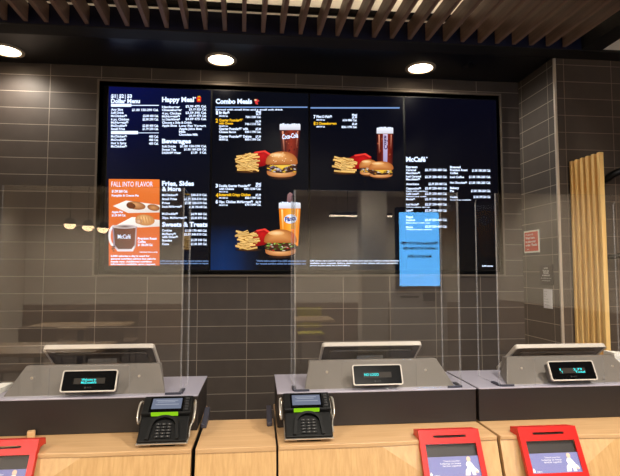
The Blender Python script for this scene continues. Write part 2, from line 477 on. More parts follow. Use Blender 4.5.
def bun_top(p, x0, x1, yt, yb, seeds=True):
    pts = []; n = 18; cx = (x0 + x1) / 2; rx = (x1 - x0) / 2
    for i in range(n + 1):
        a = math.pi * i / n
        pts.append((cx - rx * _c(a) * (1 if _s(a) > .3 else 1), yb - (yb - yt) * (_s(a) ** .8)))
    pts += [(x1 - rx * .1, yb + 1), (x0 + rx * .1, yb + 1)]
    p.fan(pts, (226, 160, 92), (168, 92, 40), (cx - rx * .15, yt + (yb - yt) * .4))
    p.ell(cx - rx * .25, yt + (yb - yt) * .3, rx * .5, (yb - yt) * .2, (250, 214, 160), (224, 158, 90))
    if seeds:
        for i in range(16):
            a = random.uniform(.3, 2.84); r = random.uniform(.25, .88)
            p.ell(cx - rx * _c(a) * r, yb - (yb - yt) * _s(a) * r, .62, .4, (255, 236, 196), (240, 206, 150), random.uniform(-.5, .5), 8)
def burger(p, x0, x1, yt, yb, pal, seeds=True, drip=None):
    h = yb - yt; cx = (x0 + x1) / 2; rx = (x1 - x0) / 2
    p.ell(cx, yb + .4, rx * .8, h * .09, (70, 40, 24), (16, 12, 14))
    b = []
    for i in range(15):                                  # heel of the bun
        a = math.pi * i / 14
        b.append((cx + rx * .93 * _c(a), yb - h * .25 + h * .25 * _s(a) ** .5))
    p.fan(b, (238, 178, 116), (176, 104, 54), (cx - rx * .1, yb - h * .14))
    y0, y1 = yt + h * .46, yb - h * .22
    p.ell(cx, (y0 + y1) / 2 + h * .02, rx * .99, (y1 - y0) * .62, (84, 46, 28), (44, 24, 18))
    n = int(rx * 4)
    for i in range(n):
        f = random.uniform(-.96, .96); yy = y0 + (y1 - y0) * ((i + .5) / n) ** .9
        c1 = random.choice(pal); k = random.uniform(.55, .85); c2 = tuple(v * k for v in c1)
        p.ell(cx + rx * f * (1 - .12 * abs(f)), yy + .6 * math.sin(f * 9), random.uniform(.9, 2.3), random.uniform(.45, .95), c1, c2, random.uniform(-.4, .4), 9)
        if i % 3: p.l -= 1
    if drip:
        q = [(cx - rx * .62, y0 + h * .07), (cx + rx * .7, y0 + h * .06), (cx + rx * .45, y0 + h * .12), (cx + rx * .2, y0 + h * .16), (cx, y0 + h * .25), (cx - rx * .25, y0 + h * .15)]
        p.fan(q, drip, tuple(v * .82 for v in drip))
    bun_top(p, x0, x1, yt, yt + h * .47, seeds)
def fries(p, x0, x1, yt, yb, box):
    p.ell((x0 + x1) / 2, yb - .2, (x1 - x0) / 2, 1.6, (90, 52, 22), (18, 14, 14))
    (a, b, c_, d) = box
    p.fan([(a - 2, b + 5), (a + 6, b + .8), (c_ - 7, b), (c_ - 1, b + 4), (c_ - 1.5, d - 4), (c_ - 8, d), (a, d + 2)], (196, 22, 24), (128, 8, 14), (c_ - 9, b + 5))
    p.poly([(a + 4, b + 1.6), (c_ - 7, b - .2), (c_ - 1, b + 3.6), (c_ - 3, b + 4.4), (c_ - 8, b + 1.6), (a + 5, b + 3)], (232, 60, 50))
    n = 34
    for i in range(n):
        f = i / (n - 1)
        L = random.uniform(9, 15); ang = random.uniform(-.5, .3) + .28 * f
        cx = x0 + (x1 - x0) * random.uniform(.22, .72); cy = yt + 1.5 + (yb - yt - 3) * f
        dx, dy = L / 2 * _c(ang), L / 2 * _s(ang)
        k = random.uniform(.86, 1.04)
        for w, c1, c2 in ((1.15, (176 * k, 112 * k, 40 * k), (130 * k, 76 * k, 24 * k)), (.82, (min(255, 255 * k), 216 * k, 136 * k), (232 * k, 172 * k, 84 * k))):
            wx, wy = -w * _s(ang), w * _c(ang)
            q = [(cx - dx - wx, cy - dy - wy), (cx + dx - wx, cy + dy - wy), (cx + dx + wx, cy + dy + wy), (cx - dx + wx, cy - dy + wy)]
            q = [(min(max(u, x0), x1 + 2), min(max(v, yt - 1), yb)) for u, v in q]
            p.poly(q, [c1, c1, c2, c2])
def glass(p, x0, x1, yt, yb, taper, cola=True):
    cx = (x0 + x1) / 2; rx = (x1 - x0) / 2; rb = rx * taper
    n = 10; L = []; 
    cols = ((74, 20, 14), (140, 44, 26), (58, 14, 12), (110, 30, 18)) if cola else ((236, 140, 30), (255, 176, 60), (226, 122, 16), (240, 150, 40))
    for i in range(n):
        f0, f1 = i / n, (i + 1) / n
        r0 = rx + (rb - rx) * f0; r1 = rx + (rb - rx) * f1
        y0 = yt + (yb - yt) * f0; y1 = yt + (yb - yt) * f1
        for a, b, cc, cd in ((-1, -.55, cols[2], cols[0]), (-.55, .1, cols[0], cols[1]), (.1, .6, cols[1], cols[3]), (.6, 1, cols[3], cols[2])):
            p.poly([(cx + a * r0, y0), (cx + b * r0, y0), (cx + b * r1, y1), (cx + a * r1, y1)], [cc, cd, cd, cc])
            p.l -= 1
        p.l += 0
    p.l += 2
    if cola:
        for i in range(26):
            f = random.random(); r = (rx + (rb - rx) * f) * random.uniform(-.85, .85)
            p.ell(cx + r, yt + (yb - yt) * f, random.uniform(.5, 1.4), random.uniform(.4, 1.0), random.choice([(206, 110, 70), (40, 8, 8), (170, 60, 36)]), (84, 24, 16), random.random() * 3, 8)
            p.l -= 1
        p.l += 2
    for a, b, k in ((-.78, -.62, .62), (.70, .80, .5)):
        c1 = (226, 150, 120) if cola else (255, 222, 150); c2 = (110, 34, 22) if cola else (240, 150, 40)
        p.poly([(cx + a * rx, yt + 2), (cx + b * rx, yt + 2), (cx + b * (rx + (rb - rx) * k), yt + (yb - yt) * k), (cx + a * (rx + (rb - rx) * k), yt + (yb - yt) * k)], [c1, c1, c2, c2])
    # ice / foam rim
    p.poly([(cx - rx, yt - 4.5), (cx + rx, yt - 4.5), (cx + rx, yt + 1), (cx - rx, yt + 1)], [(236, 240, 250), (236, 240, 250), (206, 206, 216), (206, 206, 216)])
    for i in range(9):
        p.ell(cx - rx * .85 + rx * 1.7 * i / 8, yt - 4.5 + random.uniform(-.6, .6), 1.3, .9, (255, 255, 255), (206, 220, 250), 0, 8)

def screen(name, label, x0, x1, bg):
    d = thing(name, label, 'screen', ((x0 + x1) / 2, WY, 1.44), group='menu screens above the back counter')
    L = d.location
    ox, oy, oz = L
    d['_'] = 0; del d['_']
    z0, z1 = 1.448, 2.566
    h = MB().box(x0 + .001, x1 - .001, SY + .002, WY + .065, z0, z1)
    hz = h.build('housing', M['black'], None, bevel=.002)
    pn = MB(); pn.c = []
    N = 8
    g0, g1 = x0 + .006, x1 - .006
    for j in range(N + 1):
        for i in range(N + 1):
            fx, fz = i / N, j / N
            pn.v.append((g0 + (g1 - g0) * fx, SY, z0 + .008 + (z1 - z0 - .016) * fz))
            c = bg(fx, fz); pn.c.append(lin(c))
    for j in range(N):
        for i in range(N):
            a = j * (N + 1) + i; pn.f.append([a, a + 1, a + N + 2, a + N + 1]); pn.m.append(0)
    pl = pn.build('display_panel', M['picture'], None, fix=False)
    return d, [hz, pl]
def adopt(root, parts):
    bpy.context.view_layer.update()
    for p in parts:
        p.parent = root; p.matrix_parent_inverse = Matrix.Translation(root.location).inverted()
S = [-.905, -.289, .313, .921, 1.540]
WT, BT, YT = M['white_txt'], M['blue_txt'], M['yellow_txt']
pl3 = lambda d: (lambda u, v: P(u, v, d))
def bars(rects, name, mat, d=.0006):
    return [MB().add([P(a, e, d), P(c_, e, d), P(c_, b, d), P(a, b, d)], [(0, 1, 2, 3)]).build(name, mat, None, fix=False) for a, b, c_, e in rects]

# ---- first screen: value menu, kids' meal, sides, orange autumn panel
root, ps = screen('menu_screen', 'lit menu screen carrying the orange autumn panel with pies and a mug', S[0], S[1], lambda x, z: (6 + 4 * z, 7 + 8 * z, 16 + 60 * z * z * (1 - .6 * x)))
ps.extend(text_mesh([('$1', 111, 115.6, 97.8, 3.4, .03), ('|', 116.9, 117.5, 98, 3.6), ('$2', 119, 124, 97.8, 3.4, .03), ('|', 125, 125.6, 98, 3.6), ('$3', 127, 132, 97.8, 3.4, .03), ('Dollar Menu', 111, 140, 103, 4, .03), ('Happy Meal', 162, 194, 101.8, 4.6, .03), ('\u00ae', 194.4, 196, 98.8, 1.6),
                     ('Beverages', 162, 191, 143.2, 4.2, .03), ('Fries, Sides', 162, 194, 185.6, 4.4, .03), ('& More', 162, 181, 191, 4.2, .03),
                     ('Sweets & Treats', 162, 207.5, 226.6, 4.4, .03)], pl3(.0006), WT, 'heading_text', None, split=True))
A = []
for s_, x1, y in (('Any Size', 123, 110.6), ('Soft Drink', 124, 113.8), ('McChicken\u00ae', 127, 117), ('6 pc. Chicken', 129, 120.4), ('McNuggets\u00ae', 128.5, 123.6), ('McDouble\u00ae', 127, 126.8), ('Small Fries', 125, 130),
                  ('McChicken\u00ae', 127, 137.4), ('McDouble\u00ae', 126, 140.8), ("Hot 'n Spicy", 126.5, 144.2), ('McChicken\u00ae', 127, 147.4)):
    A.append((s_, 111, x1, y, 2.2))
for s_, x0, y in (('$1.00 150-290 Cal.', 132, 111), ('$2.00 400 Cal.', 143, 117), ('$2.00 290 Cal.', 142.5, 120.4), ('$2.00 400 Cal.', 142.5, 126.8), ('$1.79 230 Cal.', 142.5, 130), ('400 Cal.', 149, 137.6), ('400 Cal.', 149, 141), ('450 Cal.', 149, 144.6)):
    A.append((s_, x0, 158.5, y, 2.2))
for s_, x1, y in (('Hamburger', 180, 108), ('Cheeseburger', 182, 111), ('4 pc. Chicken', 181, 114.4), ('McNuggets\u00ae', 180, 117.4), ('6 pc. Chicken McNuggets\u00ae', 180, 120.4), ('Soft Drinks', 176, 147.4), ('Sweet Tea', 176, 150.6), ('DASANI\u00ae Water', 181, 153.8)):
    A.append((s_, 162, x1, y, 2.1))
for s_, x0, x1, y in (('$2.99 475 Cal.', 185.5, 206.5, 107.4), ('$3.19 525 Cal.', 189, 206.5, 110.4), ('$3.59 395 Cal.', 185.5, 206.5, 113.8), ('$4.19 475 Cal.', 189, 206.5, 116.8), ('$4.59 475 Cal.', 185.5, 206.5, 120),
                      ('Choose a Side & Drink', 162, 192, 123.6), ('Apple Slices', 162, 177, 126.6), ('Low Fat Yogurt', 179, 206, 126.8), ('Apple Juice Box', 179, 202, 129.8), ('Milk', 179, 186, 132.8), ('Chocolate Milk', 179, 198, 135.6),
                      ('$1.00 150-290 Cal.', 180, 206.5, 147.2), ('$1.00 160-220 Cal.', 184, 206.5, 150.4), ('$1.59   0 Cal.', 191, 206.5, 153.6)):
    A.append((s_, x0, x1, y, 2.1))
for s_, x1, y in (('McChicken\u00ae', 178, 196), ('Small Fries', 177, 200), ('Fries', 170, 204), ('Snack McNuggets\u00ae', 182, 207.6), ('McDouble\u00ae', 178, 214.8), ('20pc. McNuggets\u00ae', 187, 218.8),
                  ('Cookies', 172, 231.4), ('McFlurry\u00ae', 176, 235), ('with Oreo\u00ae', 178, 238), ('Sundae', 172, 241.4), ('Cone', 169, 245)):
    A.append((s_, 162, x1, y, 2.1))
for s_, x0, y in (('230-510 Cal.', 191, 196), ('$1.39 220-510 Cal.', 184, 200), ('$1.89 220-510 Cal.', 185, 204), ('$1.00 190-440 Cal.', 189, 208), ('$4.99 860 Cal.', 191, 215), ('$5.00 870 Cal.', 191, 219),
                  ('$1.00 170-460 Cal.', 185, 231.6), ('$2.39 340-510 Cal.', 184, 235.4), ('$1.59 340 Cal.', 191, 241), ('$1.00 200 Cal.', 191, 245)):
    A.append((s_, x0, 207, y, 2.1))
ps.extend(text_mesh(A, pl3(.0006), WT, 'item_text', None, split=True))
ps.extend(bars([(111, 103.8, 131.5, 106.8), (131.5, 105, 158.8, 105.8), (111, 131, 138, 134.2), (138, 132.6, 158.8, 133.2)], 'heading_bar', WT))
ps.extend(text_mesh([('2,000 calories a day is used for general nutrition advice', 160, 208.5, 261.6, 1.4), ('but calorie needs vary. Additional information on request', 160, 208.5, 264, 1.4)], pl3(.0006), BT, 'fine_print', None, split=True))
ic = Pic()
ic.poly([(196.6, 97.2), (201.2, 97.2), (200.8, 102), (197, 102)], (222, 40, 30)); ic.poly([(197.4, 97.2), (198.2, 95.6), (199, 97), (199.8, 95.6), (200.6, 97.2)], (250, 190, 30)); ic.ell(198.9, 99.8, 1.2, .8, (250, 190, 30))
ps.append(ic.build('meal_box_picture', None))
pr = Pic()
pr.poly([(108.8, 179), (159.6, 179.4), (159.6, 265.6), (108.8, 265.8)], [(228, 116, 46), (232, 120, 50), (212, 92, 40), (216, 96, 42)])
pr.poly([(113, 206), (126, 200.5), (160, 205), (159.5, 212.5), (128, 213)], [(250, 244, 236), (255, 250, 244), (244, 236, 228), (226, 214, 206), (238, 228, 220)])
pr.ell(136, 205.6, 9.6, 4.0, (226, 166, 110), (150, 86, 44), .14, ctr=(134, 203.6)); pr.ell(131, 205.8, 4.6, 3.0, (120, 62, 32), (92, 46, 24), .2)
pr.ell(153.5, 207.6, 6.2, 3.2, (214, 150, 92), (140, 78, 40), .2)
pr.poly([(116, 225.5), (132, 217), (159.6, 220), (159.6, 226.5), (140, 227.5)], [(250, 244, 236), (255, 250, 244), (244, 236, 228), (226, 214, 206), (238, 228, 220)])
pr.ell(145, 220, 9.8, 5.6, (246, 200, 140), (196, 128, 70), .12, ctr=(143, 217.5)); pr.ell(139, 221.4, 3.6, 2.6, (226, 190, 160), (186, 130, 88))
for i in range(5): pr.poly([(139 + 2.8 * i, 216.6), (140 + 2.8 * i, 216.4), (141.6 + 2.8 * i, 223), (140.6 + 2.8 * i, 223.2)], (206, 140, 80))
# mug with pale handle
for k in range(10):
    a0, a1 = math.pi * (.5 + k / 10), math.pi * (.5 + (k + 1) / 10)
    pr.poly([(114 + 5.6 * _c(a0), 236 + 11 * _s(a0)), (114 + 5.6 * _c(a1), 236 + 11 * _s(a1)), (114 + 3.2 * _c(a1), 236 + 8 * _s(a1)), (114 + 3.2 * _c(a0), 236 + 8 * _s(a0))], (238, 232, 236))
pr.poly([(112.4, 226), (137, 226), (136.2, 246), (133, 251.4), (117.6, 251.4), (113.4, 246)], [(150, 130, 150), (170, 146, 150), (150, 120, 130), (238, 232, 240), (238, 232, 240), (150, 130, 150)])
pr.poly([(113.8, 228), (135.6, 228), (134.8, 245), (131.6, 249), (118.4, 249), (115, 245)], [(84, 44, 34), (120, 70, 54), (112, 64, 50), (96, 52, 42), (84, 44, 36), (74, 38, 30)])
pr.ell(124.7, 226.6, 12.3, 2.0, (70, 40, 30), (220, 206, 206))
for i in range(7): pr.ell(112.5 + 3 * random.random(), 246 + 6 * random.random(), .9, .6, (70, 30, 20), (60, 24, 16))
pp = pr.build('promotion_panel', None); ps.append(pp)
ps.extend(text_mesh([('FALL INTO FLAVOR', 111.6, 153, 186.8, 5, -.002), ('Pumpkin & Creme Pie', 112, 139, 196.6, 2.0), ('$1.39 260 Cal.', 112, 128, 192.6, 2.4, .03), ('Apple Pie', 112, 123, 213, 2.0), ('$1.29 240 Cal.', 112, 126, 216.4, 2.0),
                     ('McCaf\u00e9', 118, 131, 238.6, 4, .01), ('Premium Roast', 138, 157, 239.6, 2.2), ('Coffee', 138, 146, 242.8, 2.2), ('$1 150-290 Cal.', 138, 153, 246, 2.2), ('Limited time only', 140, 158, 252.6, 1.1),
                     ('2,000 calories a day is used for', 111, 150, 256.8, 1.7, .03), ('general nutrition advice but calorie', 111, 156, 259.6, 1.7, .03), ('needs vary. Additional nutrition', 111, 152, 262.4, 1.7, .03), ('information available upon request.', 111, 156, 265, 1.7, .03)],
                    pl3(.006), M['white_txt'], 'promotion_text', None, split=True))
adopt(root, ps)
# ---- second screen: combo meals
def bg2(x, z):
    k = max(0, 1 - ((x - .12) ** 2 / .12 + (z - .03) ** 2 / .05))
    return (6 + 3 * z, 7 + 4 * z + 34 * k, 14 + 6 * z + 78 * k)
root, ps = screen('menu_screen', 'lit menu screen headed Combo Meals with two burgers, fries, cola and orange drink', S[1], S[2], bg2)
ps.extend(text_mesh([('Combo Meals', 215.6, 252, 103.6, 4.6, .03)], pl3(.0006), WT, 'heading_text', None, split=True))
ps.extend(bars([(215.5, 106.6, 307.5, 107.8)], 'heading_bar', M['blue_txt']))
A = [('Served with small fries and a small soft drink', 215.5, 283, 110.4, 1.5), ('1', 216, 218, 114.4, 3.4, .03), ('Big Mac\u00ae', 219, 229.5, 114, 2.6), ('540-900 Cal.', 219, 228, 116.8, 1.5),
     ('Meal', 256, 261, 112.6, 2), ('$6.39', 256, 261, 115, 2), ('760-1100 Cal.', 245.5, 261, 118, 2)]
for n, (a, b, y) in enumerate((('Quarter Pounder\u00ae* with', 'Cheese Bacon', 130), ('Quarter Pounder\u00ae* Deluxe', '640-990 Cal.', 137.6))):
    A += [(a, 219, 248 if n == 0 else 251.5, y, 2.4), (b, 219, 236 if n == 0 else 228, y + 2.9, 2.0), ('$7.39', 255.5, 261, y, 2), ('830-1190 Cal.', 245, 261, y + 2.8, 2)]
A += [('$6.59', 255.5, 261, 122.4, 2), ('740-1110 Cal.', 245, 261, 125, 2), ('520-870 Cal.', 219, 228, 126.8, 1.4)]
A += [('3', 215.6, 218, 187.4, 3.4, .03), ('Double Quarter Pounder\u00ae*', 219, 251, 187, 2.4), ('with Cheese', 219, 234, 189.8, 2), ('740-1110 Cal.', 219, 228, 192.4, 1.4), ('Meal', 256, 261, 184.6, 2), ('$7.69', 255.5, 261, 187, 2), ('960-1330 Cal.', 244, 261, 189.8, 2),
      ('690-1050 Cal.', 219, 228, 198.6, 1.4), ('$7.29', 255.5, 261, 196, 2), ('820-1190 Cal.', 245, 261, 198.8, 2), ('6', 215.6, 218, 203.4, 3.4, .03), ('10pc. Chicken McNuggets\u00ae', 219, 253, 203, 2.4), ('440-810 Cal.', 219, 228, 205.8, 1.4), ('$6.99', 255.5, 261, 203, 2), ('670-1040 Cal.', 245, 261, 205.6, 2)]
ps.extend(text_mesh(A, pl3(.0006), WT, 'item_text', None, split=True))
ps.extend(text_mesh([('2', 215.6, 218, 122.4, 3.6, .03), ('Quarter Pounder\u00ae*', 219, 243, 121.4, 2.5), ('with Cheese', 219, 233, 124.4, 2.2), ('4', 215.8, 218.4, 197, 3.6, .03), ('Buttermilk Crispy Chicken', 219, 250.5, 196, 2.5)], pl3(.0006), YT, 'highlighted_item_text', None, split=True))
ps.extend(text_mesh([('*Weight before cooking 4 oz. 2,000 calories a day is used', 256, 306, 261.6, 1.5), ('for general nutrition advice but calorie needs vary', 256, 306, 264.4, 1.5)], pl3(.0006), BT, 'fine_print', None, split=True))
ic = Pic(); ic.poly([(254, 99.6), (257, 99), (259.6, 101), (257.6, 102), (258, 104.6), (255.6, 104), (255, 102)], [(214, 60, 60)] * 7); ic.ell(255.4, 100, 1.2, .8, (250, 210, 160))
ps.append(ic.build('meal_icon', None))
p = Pic(); glass(p, 279.6, 300.4, 129, 166, .66); ps.append(p.build('cola_picture', None))
p = Pic(); fries(p, 234.6, 262, 153, 172, (250, 150.5, 272, 166)); ps.append(p.build('fries_picture', None))
p = Pic(); p.l = 60; burger(p, 265.6, 297.6, 151.6, 177.4, [(250, 200, 66), (246, 190, 50), (150, 130, 150), (226, 216, 220), (110, 60, 36), (72, 40, 30)], True, (255, 206, 74)); ps.append(p.build('burger_picture', None))
p = Pic()
p.poly([(286.6, 204), (287.6, 194.5), (290, 192.2), (292.6, 194), (292.8, 204)], [(110, 80, 84), (150, 110, 110), (170, 126, 122), (140, 100, 104), (90, 66, 76)])
glass(p, 278.8, 300.6, 207.4, 246, .78, False)
p.ell(290.4, 219, 6.4, 4.6, (255, 255, 255), (214, 222, 246), -.1); p.ell(288, 217.6, 1.2, .8, (240, 140, 30))
ps.append(p.build('orange_drink_picture', None))
p = Pic(); fries(p, 235, 262, 231, 250, (252, 228.6, 272, 245)); ps.append(p.build('fries_picture', None))
p = Pic(); p.l = 60; burger(p, 264, 297, 229.4, 256, [(130, 170, 60), (84, 130, 44), (196, 56, 40), (240, 226, 206), (170, 200, 90), (90, 40, 30)], False); ps.append(p.build('burger_picture', None))
def shear(d, xr, yr, k): return lambda u, v: P(u, v + (u - xr) * k, d)
ps.append(text_mesh([('Coca-Cola', 282, 298, 138.8, 4.6, .02)], shear(.012, 290, 136, -.12), M['white_txt'], 'cola_logo_text', None))
ps.append(text_mesh([('Fanta', 285, 296, 221, 4.4, .03)], shear(.012, 290, 219, -.15), emit('logo_blue', (24, 50, 150), 1), 'drink_logo_text', None))
adopt(root, ps)
# ---- third screen: fish and cheeseburgers
root, ps = screen('menu_screen', 'lit menu screen with two small cheeseburgers, fries and a tall cola, mostly black', S[2], S[3], lambda x, z: (6 + 2 * z, 6 + 3 * z, 12 + 8 * z))
ps.extend(bars([(310.5, 107.2, 399.5, 108.6)], 'heading_bar', M['blue_txt']))
ps.extend(text_mesh([('7', 313.6, 315.6, 118.4, 3.2, .03), ('Filet-O-Fish\u00ae', 316.4, 332, 117.8, 2.4), ('390-740 Cal.', 316.4, 325, 120.6, 1.4), ('Meal', 352, 357, 115.8, 2), ('$5.99', 352, 357, 118.4, 2), ('610-980 Cal.', 342.5, 357, 121.2, 2),
                     ('$5.69', 352, 357, 125, 2), ('820-1190 Cal.', 341.5, 357, 128, 2), ('600-970 Cal.', 316.4, 325, 127.4, 1.4)], pl3(.0006), WT, 'item_text', None, split=True))
ps.extend(text_mesh([('8', 313.6, 315.6, 125, 3.2, .03), ('2 Cheeseburgers', 316.4, 336.5, 124.6, 2.4)], pl3(.0006), YT, 'highlighted_item_text', None, split=True))
ps.extend(text_mesh([('2,000 calories a day is used for general nutrition advice but calorie needs vary. Additional nutrition information', 310, 399, 261.4, 1.4), ('available upon request. Before placing your order please tell your server if a', 310, 398, 263.8, 1.4),
                     ('person in your party has a food allergy', 310, 350, 266, 1.3)], pl3(.0006), WT, 'fine_print', None, split=True))
p = Pic(); glass(p, 376.6, 393.2, 132.6, 166, .92)
p.poly([(383, 134), (387.6, 134), (387.2, 165), (383.2, 165)], [(190, 176, 206), (206, 190, 220), (170, 160, 200), (160, 150, 190)]); ps.append(p.build('cola_picture', None))
p = Pic(); fries(p, 331.6, 358, 157, 173.4, (350, 153.4, 372.5, 168)); ps.append(p.build('fries_picture', None))
p = Pic(); p.l = 60; burger(p, 359, 378, 159.6, 175.4, [(236, 226, 216), (160, 110, 80), (90, 50, 34), (230, 170, 60)], False); ps.append(p.build('burger_picture', None))
p = Pic(); p.l = 170; burger(p, 368, 393, 161.6, 178, [(250, 196, 60), (120, 70, 40), (70, 40, 28), (236, 226, 210)], False, (255, 204, 70)); ps.append(p.build('burger_picture', None))
ps.append(text_mesh([('Coke', 136, 150, -383.6, 3.4, .02)], lambda u, v: P(-v, 286 - u, .012), emit('logo_purple', (70, 40, 90), 1), 'cola_logo_text', None))
adopt(root, ps)
# ---- fourth screen: coffee drinks
root, ps = screen('menu_screen', 'lit black menu screen listing coffee drinks beside the side wall', S[3], S[4], lambda x, z: (5 + 2 * z, 5 + 2 * z, 8 + 12 * z))
ps.extend(text_mesh([('McCaf\u00e9', 406, 425.6, 161.6, 4.6, .03), ('\u00ae', 426, 427.6, 158.6, 1.6), ('Espresso', 406, 417.5, 168, 2.2, .03), ('Brewed', 450, 460.5, 168.2, 2.2, .03), ('Frapp\u00e9', 406, 413, 218, 2.2, .03), ('Bakery', 450, 459, 189, 2.2, .03)], pl3(.0006), WT, 'heading_text', None, split=True))
A = []
for s_, x1, y in (('Caramel', 416, 171), ('Macchiato\u00ae', 420, 174), ('Iced Caramel', 421, 177.4), ('Macchiato\u00ae', 420, 180.2), ('Americano', 419, 185), ('Cappuccino\u00ae', 421, 189.4), ('Caff\u00e9 Latte\u00ae', 419, 194.8), ('Mocha\u00ae', 415, 200.2), ('Iced Mocha\u00ae', 419, 205.4), ('Latte\u00ae', 413, 211.4), ('Caramel', 415, 221), ('Mocha', 413, 228)):
    A.append((s_, 406, x1, y, 2))
for i, y in enumerate((171, 178, 185, 189.4, 194.8, 200.2, 205.4, 211.6, 221, 227.6)):
    A.append(('$2.%d9 250-460 Cal.' % (1 + i % 5), 425 if i != 2 else 428.5, 447, y, 2.2))
for s_, x1, y in (('Premium Roast', 467.5, 171), ('Coffee', 458, 174), ('Iced Coffee', 464, 178), ('Hot Chocolate\u00ae', 467, 183.6), ('Pie', 454, 192), ('Cookie', 457.5, 198)):
    A.append((s_, 450, x1, y, 2))
for x0, y in ((472, 171.6), (469, 178), (469, 183.8), (471, 192), (473.5, 198)):
    A.append(('$1.00 180-260 Cal.', x0, 490.5, y, 2.2))
A += [('Made with espresso', 406, 428, 191.6, 1), ('Steamed milk', 406, 427, 197, 1), ('Chocolate syrup', 406, 430, 207.6, 1), ('Whipped topping optional', 406, 432, 230, 1.0), ('Sugar free available', 450, 471, 200.4, 1), ('Blended with ice', 406, 430, 223.4, 1)]
ps.extend(text_mesh(A, pl3(.0006), WT, 'item_text', None, split=True))
ps.extend(text_mesh([('2,000 calories', 482, 493, 266.6, 1.4)], pl3(.0006), WT, 'fine_print', None, split=True))
adopt(root, ps)

# ================================================================== COUNTER
ZC = .95
def counter(name, label, x0, L, seam_left):
    d = thing(name, label, 'counter', (x0, 1.482, 0))
    X = (lambda a: a) if seam_left else (lambda a: L - a)
    y = lambda a: a - 1.482
    top = [(X(0), y(1.503)), (X(.362), y(1.482)), (X(L), y(1.482)), (X(L), y(1.945)), (X(0), y(1.945))]
    MB().prism_z(top, ZC - .012, ZC).build('countertop', M['top'], d, bevel=.0015)
    zt, zm, ym = ZC - .012, .707, y(1.43)
    a, b, c_, e, f = (X(0), y(1.5062), zt), (X(.362), y(1.4845), zt), (X(L), y(1.4845), zt), (X(0), ym, zm), (X(L), ym, zm)
    MB().add([a, b, e, (X(0), ym + .02, zm), (X(.362), y(1.4845) + .02, zt), (X(0), y(1.5062) + .02, zt)],
             [(0, 2, 1), (5, 4, 3), (0, 1, 4, 5), (1, 2, 3, 4), (2, 0, 5, 3)]).build('slanted_facet', M['facet'], d)
    mb = MB()
    mb.add([b, c_, f, e, (X(.362), y(1.49) + .02, zt), (X(L), y(1.49) + .02, zt), (X(L), ym + .03, zm), (X(0), ym + .03, zm)],
           [(0, 1, 2, 3), (7, 6, 5, 4), (0, 4, 5, 1), (1, 5, 6, 2), (0, 3, 7, 4), (3, 2, 6, 7)])
    mb.box(0, L, ym, ym + .03, .1, zm)
    mb.build('front_panel', M['front'], d)
    MB().box(.004, L - .004, y(1.53), y(1.94), 0, zt).build('carcass', M['beam'], d)
    MB().box(.004, L - .004, ym + .03, y(1.53), 0, .1).build('toe_kick', M['beam'], d)
    return d
counter('counter_unit', 'faceted blond wood counter unit left of the wooden gate', -.842, .658, True)
counter('counter_unit', 'faceted blond wood counter unit in the middle, right of the wooden gate', .0620, .6640, False)
counter('counter_unit', 'faceted blond wood counter unit at the right end', .7365, .662, True)
g = thing('counter_gate', 'low blond wooden gate block between the left and middle counters', 'gate', (-.058, 1.482, 0))
gx = .1135
MB().box(-gx, gx, 0, .275, ZC - .014, ZC).build('gate_top', M['top'], g, bevel=.0015)
MB().prism_x([(.0025, ZC - .014), (-.052, .707), (-.052, .1), (-.03, .1), (-.03, .7), (.03, ZC - .014)], -gx, gx).build('gate_front', M['front'], g)
MB().box(-gx + .004, gx - .004, .03, .27, .02, ZC - .014).build('gate_core', M['beam'], g)
for x, l in ((-.168, 'dark slate strip on the rear left corner of the wooden gate'), (.041, 'dark slate strip on the rear right corner of the wooden gate')):
    b = MB().prism_x([(0, 0), (.012, 0), (.086, .002), (.122, .022), (.122, .036), (0, .013)], -.0085, .0085).build('gate_strip', M['slate'], None, bevel=.002)
    b.location = (x, 1.668, ZC + .0005); tag(b, l, 'strip', 'gate corner strips')

# ------------------------------------------------------------------ risers with sloped housings
ZR = 1.060
def riser(label, x0, x1, wx0, wx1, tx0, tx1):
    d = thing('console_riser', label, 'riser', ((x0 + x1) / 2, 1.65, ZC), group='dark console risers on the counters')
    ox, oy, oz = d.location
    MB().box(x0 - ox, x1 - ox, 0, .288, .0005, ZR - oz - .004).build('riser_box', M['riser'], d, bevel=.002)
    MB().box(x0 - ox - .001, x1 - ox + .001, -.002, .290, ZR - oz - .004, ZR - oz).build('riser_top', M['riser_top'], d, bevel=.001)
    a = [(wx0, 1.684, ZR), (wx1, 1.684, ZR), (tx1, 1.86, ZR), (tx0, 1.86, ZR)]
    b = [(tx0, 1.800, 1.134), (tx1, 1.800, 1.134), (tx1, 1.84, 1.130), (tx0, 1.84, 1.130)]
    MB().loft([(p[0] - ox, p[1] - oy, p[2] - oz) for p in a], [(p[0] - ox, p[1] - oy, p[2] - oz) for p in b]).build('sloped_housing', M['wedge'], d, bevel=.003)
    return d
riser('dark console riser on the left counter, beside the gate', -.845, -.186, -.785, -.292, -.768, -.332)
riser('dark console riser on the middle counter', .0655, .7265, .155, .668, .184, .646)
riser('dark console riser on the right counter', .7365, 1.400, .852, 1.352, .915, 1.33)

